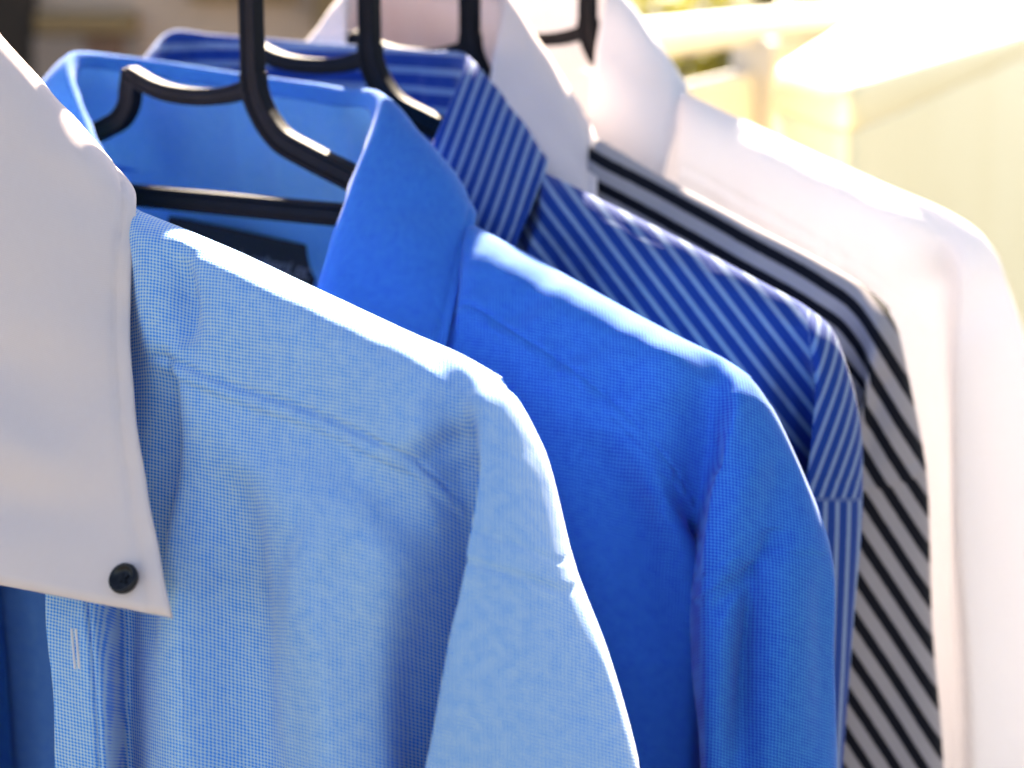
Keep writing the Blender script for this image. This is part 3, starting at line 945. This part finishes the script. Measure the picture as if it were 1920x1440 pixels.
bm = box_bm(-2.2, .93, 0, .15, 0, 2.6)
bm_obj("render_face", bm, M['wall'], wall)
wbox("doorway", -120, 58, -260, 700, M['dark'], -.03, .0, wall)
wbox("timber_board", 78, 262, 22, 62, M['ochre'], -.05, -.003, wall)
wbox("timber_board", 84, 170, 66, 330, M['grey'], -.045, -.003, wall)
wbox("timber_board", 174, 240, 66, 330, M['brown'], -.04, -.003, wall)
wbox("timber_board", 244, 268, 66, 330, M['grey'], -.03, -.003, wall)
wbox("timber_board", 360, 560, -60, 3, M['ochre'], -.05, -.003, wall)
wbox("timber_board", 596, 640, -20, 60, M['ochre'], -.05, -.003, wall)

# white balcony railing running away to the right
DIR = Vector((math.sin(R(17)), math.cos(R(17)), 0))
ACR = Vector((DIR.y, -DIR.x, 0))


def along(p0, t, s, z):
    return p0 + DIR * t + ACR * s + Vector((0, 0, z))


def beam(name, p0, t0, t1, s0, s1, z0, z1, mat, parent, bevel=.006, seg=3):
    bm = box_bm(s0, s1, t0, t1, z0, z1, bevel, seg)
    o = bm_obj(name, bm, mat, parent, False)
    return o


rp = spot(1237, 74, 1.7)
rail = empty("balcony_railing", (rp.x, rp.y, 0), -R(17))
tag(rail, "white balcony railing with round top rail and post, behind the white shirt collar", "railing")
zt = rp.z
V, Fc = [], []
for t in (-.5, 3.2):
    for k in range(20):
        a = 2 * math.pi * k / 20
        V.append((.017 * math.cos(a), t, zt + .017 * math.sin(a)))
Fc = [(k, (k + 1) % 20, 20 + (k + 1) % 20, 20 + k) for k in range(20)]
mesh_obj("top_rail", V, Fc, M['white_paint'], rail)
for t in (-.30, .40, 1.25, 2.3):
    beam("post", None, t, t + .03, -.016, .030, 0, zt - .012, M['white_paint'], rail, .003)
beam("panel", None, -.268, .399, -.012, .010, .1, zt - .043, M['white_paint'], rail, .004)
beam("panel", None, .431, 1.249, -.012, .004, .1, zt - .0172, M['white_paint'], rail, .002)
beam("panel", None, 1.281, 2.299, -.012, .004, .1, zt - .0172, M['white_paint'], rail, .002)

# cream cabinet in front of the railing: a wedge in plan, its near corner rounded
near = spot(1592, 165, 1.18)
cab = empty("storage_cabinet", (near.x, near.y, 0))
tag(cab, "cream rounded cabinet with bright pale top, far right behind the shirts", "cabinet")
plan = [(0, 0), (.60, 1.78), (.85, 2.75), (.50, 2.75), (-.012, .25)]
rad = [.075, .05, .05, .05, .03]


def rounded(poly, radii, inset=0.0, seg=8):
    out = []
    n = len(poly)
    cen = Vector((sum(p[0] for p in poly) / n, sum(p[1] for p in poly) / n))
    for i in range(n):
        p, a, b = Vector(poly[i]), Vector(poly[i - 1]), Vector(poly[(i + 1) % n])
        r = radii[i]
        u, v = (a - p).normalized(), (b - p).normalized()
        for k in range(seg + 1):
            t = k / seg
            q = (p + u * r) * (1 - t)**2 + p * 2 * t * (1 - t) + (p + v * r) * t**2
            out.append(q + (cen - q).normalized() * inset)
    return out


def extrude_plan(name, levels, mat, parent):
    """levels: (z, inset) from the foot up; closed at both ends"""
    V, Fc = [], []
    m = 0
    for z, ins in levels:
        ring = rounded(plan, rad, ins)
        m = len(ring)
        V += [(q.x, q.y, z) for q in ring]
    for i in range(len(levels) - 1):
        for k in range(m):
            k2 = (k + 1) % m
            Fc.append((i * m + k, i * m + k2, (i + 1) * m + k2, (i + 1) * m + k))
    Fc.append(tuple(range(m - 1, -1, -1)))
    Fc.append(tuple((len(levels) - 1) * m + k for k in range(m)))
    return mesh_obj(name, V, Fc, mat, parent)


zc_ = near.z
extrude_plan("body", [(.03, .006), (.05, 0), (zc_ - .030, 0), (zc_ - .028, .004)], M['cream'], cab)
extrude_plan("top", [(zc_ - .0275, .003), (zc_ - .026, -.001), (zc_ - .014, -.001), (zc_ - .006, .002), (zc_ - .001, .008), (zc_ + .001, .018)], M['cream'], cab)

# shrub beyond the railing
rng = random.Random(8)
sb = spot(1240, 0, 4.6)
shrub = empty("shrub", (sb.x, sb.y, -3))
tag(shrub, "yellow green leafy shrub beyond the white railing", "shrub")
N = NT("shrub_leaf")
oi = N.n("ShaderNodeObjectInfo"); ge = N.n("ShaderNodeNewGeometry")
p = N.n("ShaderNodeBsdfPrincipled"); p.inputs["Roughness"].default_value = .5
N.put(p.inputs["Base Color"], N.mix(ge.outputs["Random Per Island"], (.012, .016, .004), (.16, .15, .015)))
tr = N.n("ShaderNodeBsdfTranslucent"); N.put(tr.inputs["Color"], (.25, .24, .02))
mx = N.n("ShaderNodeMixShader"); mx.inputs[0].default_value = .35
N.t.links.new(p.outputs[0], mx.inputs[1]); N.t.links.new(tr.outputs[0], mx.inputs[2]); N.t.links.new(mx.outputs[0], N.out.inputs[0])
V, Fc = [], []
for i in range(9000):
    a, b = rng.uniform(0, 2 * math.pi), rng.uniform(-1, 1)
    rr = rng.uniform(.35, 1) ** .6
    c = Vector((rr * math.sqrt(1 - b * b) * math.cos(a) * .95, rr * math.sqrt(1 - b * b) * math.sin(a) * .5, 3.65 + rr * b * .85))
    c += Vector((math.sin(c.z * 5) * .08, 0, math.sin(c.x * 7) * .08))
    u = Vector((rng.uniform(-1, 1), rng.uniform(-1, 1), rng.uniform(-1, 1))).normalized()
    v = u.cross(Vector((rng.uniform(-1, 1), rng.uniform(-1, 1), rng.uniform(-1, 1)))).normalized()
    L, W = rng.uniform(.03, .06), rng.uniform(.012, .022)
    k = len(V)
    V += [c - u * L, c + v * W, c + u * L, c - v * W]
    Fc.append((k, k + 1, k + 2, k + 3))
mesh_obj("crown", V, Fc, N.m, shrub, False)
V, Fc = [], []
for s_ in range(6):
    x0, y0 = rng.uniform(-.15, .15), rng.uniform(-.1, .1)
    x1, y1 = rng.uniform(-.6, .6), rng.uniform(-.3, .3)
    k = len(V)
    for z, f, r0 in ((0, 0, .03), (2.4, .25, .022), (3.9, 1, .008)):
        for q in range(6):
            a = q * math.pi / 3
            V.append((x0 + (x1 - x0) * f + r0 * math.cos(a), y0 + (y1 - y0) * f + r0 * math.sin(a), z))
    for j in range(2):
        for q in range(6):
            Fc.append((k + j * 6 + q, k + j * 6 + (q + 1) % 6, k + j * 6 + 6 + (q + 1) % 6, k + j * 6 + 6 + q))
mesh_obj("stems", V, Fc, M['bark'], shrub)
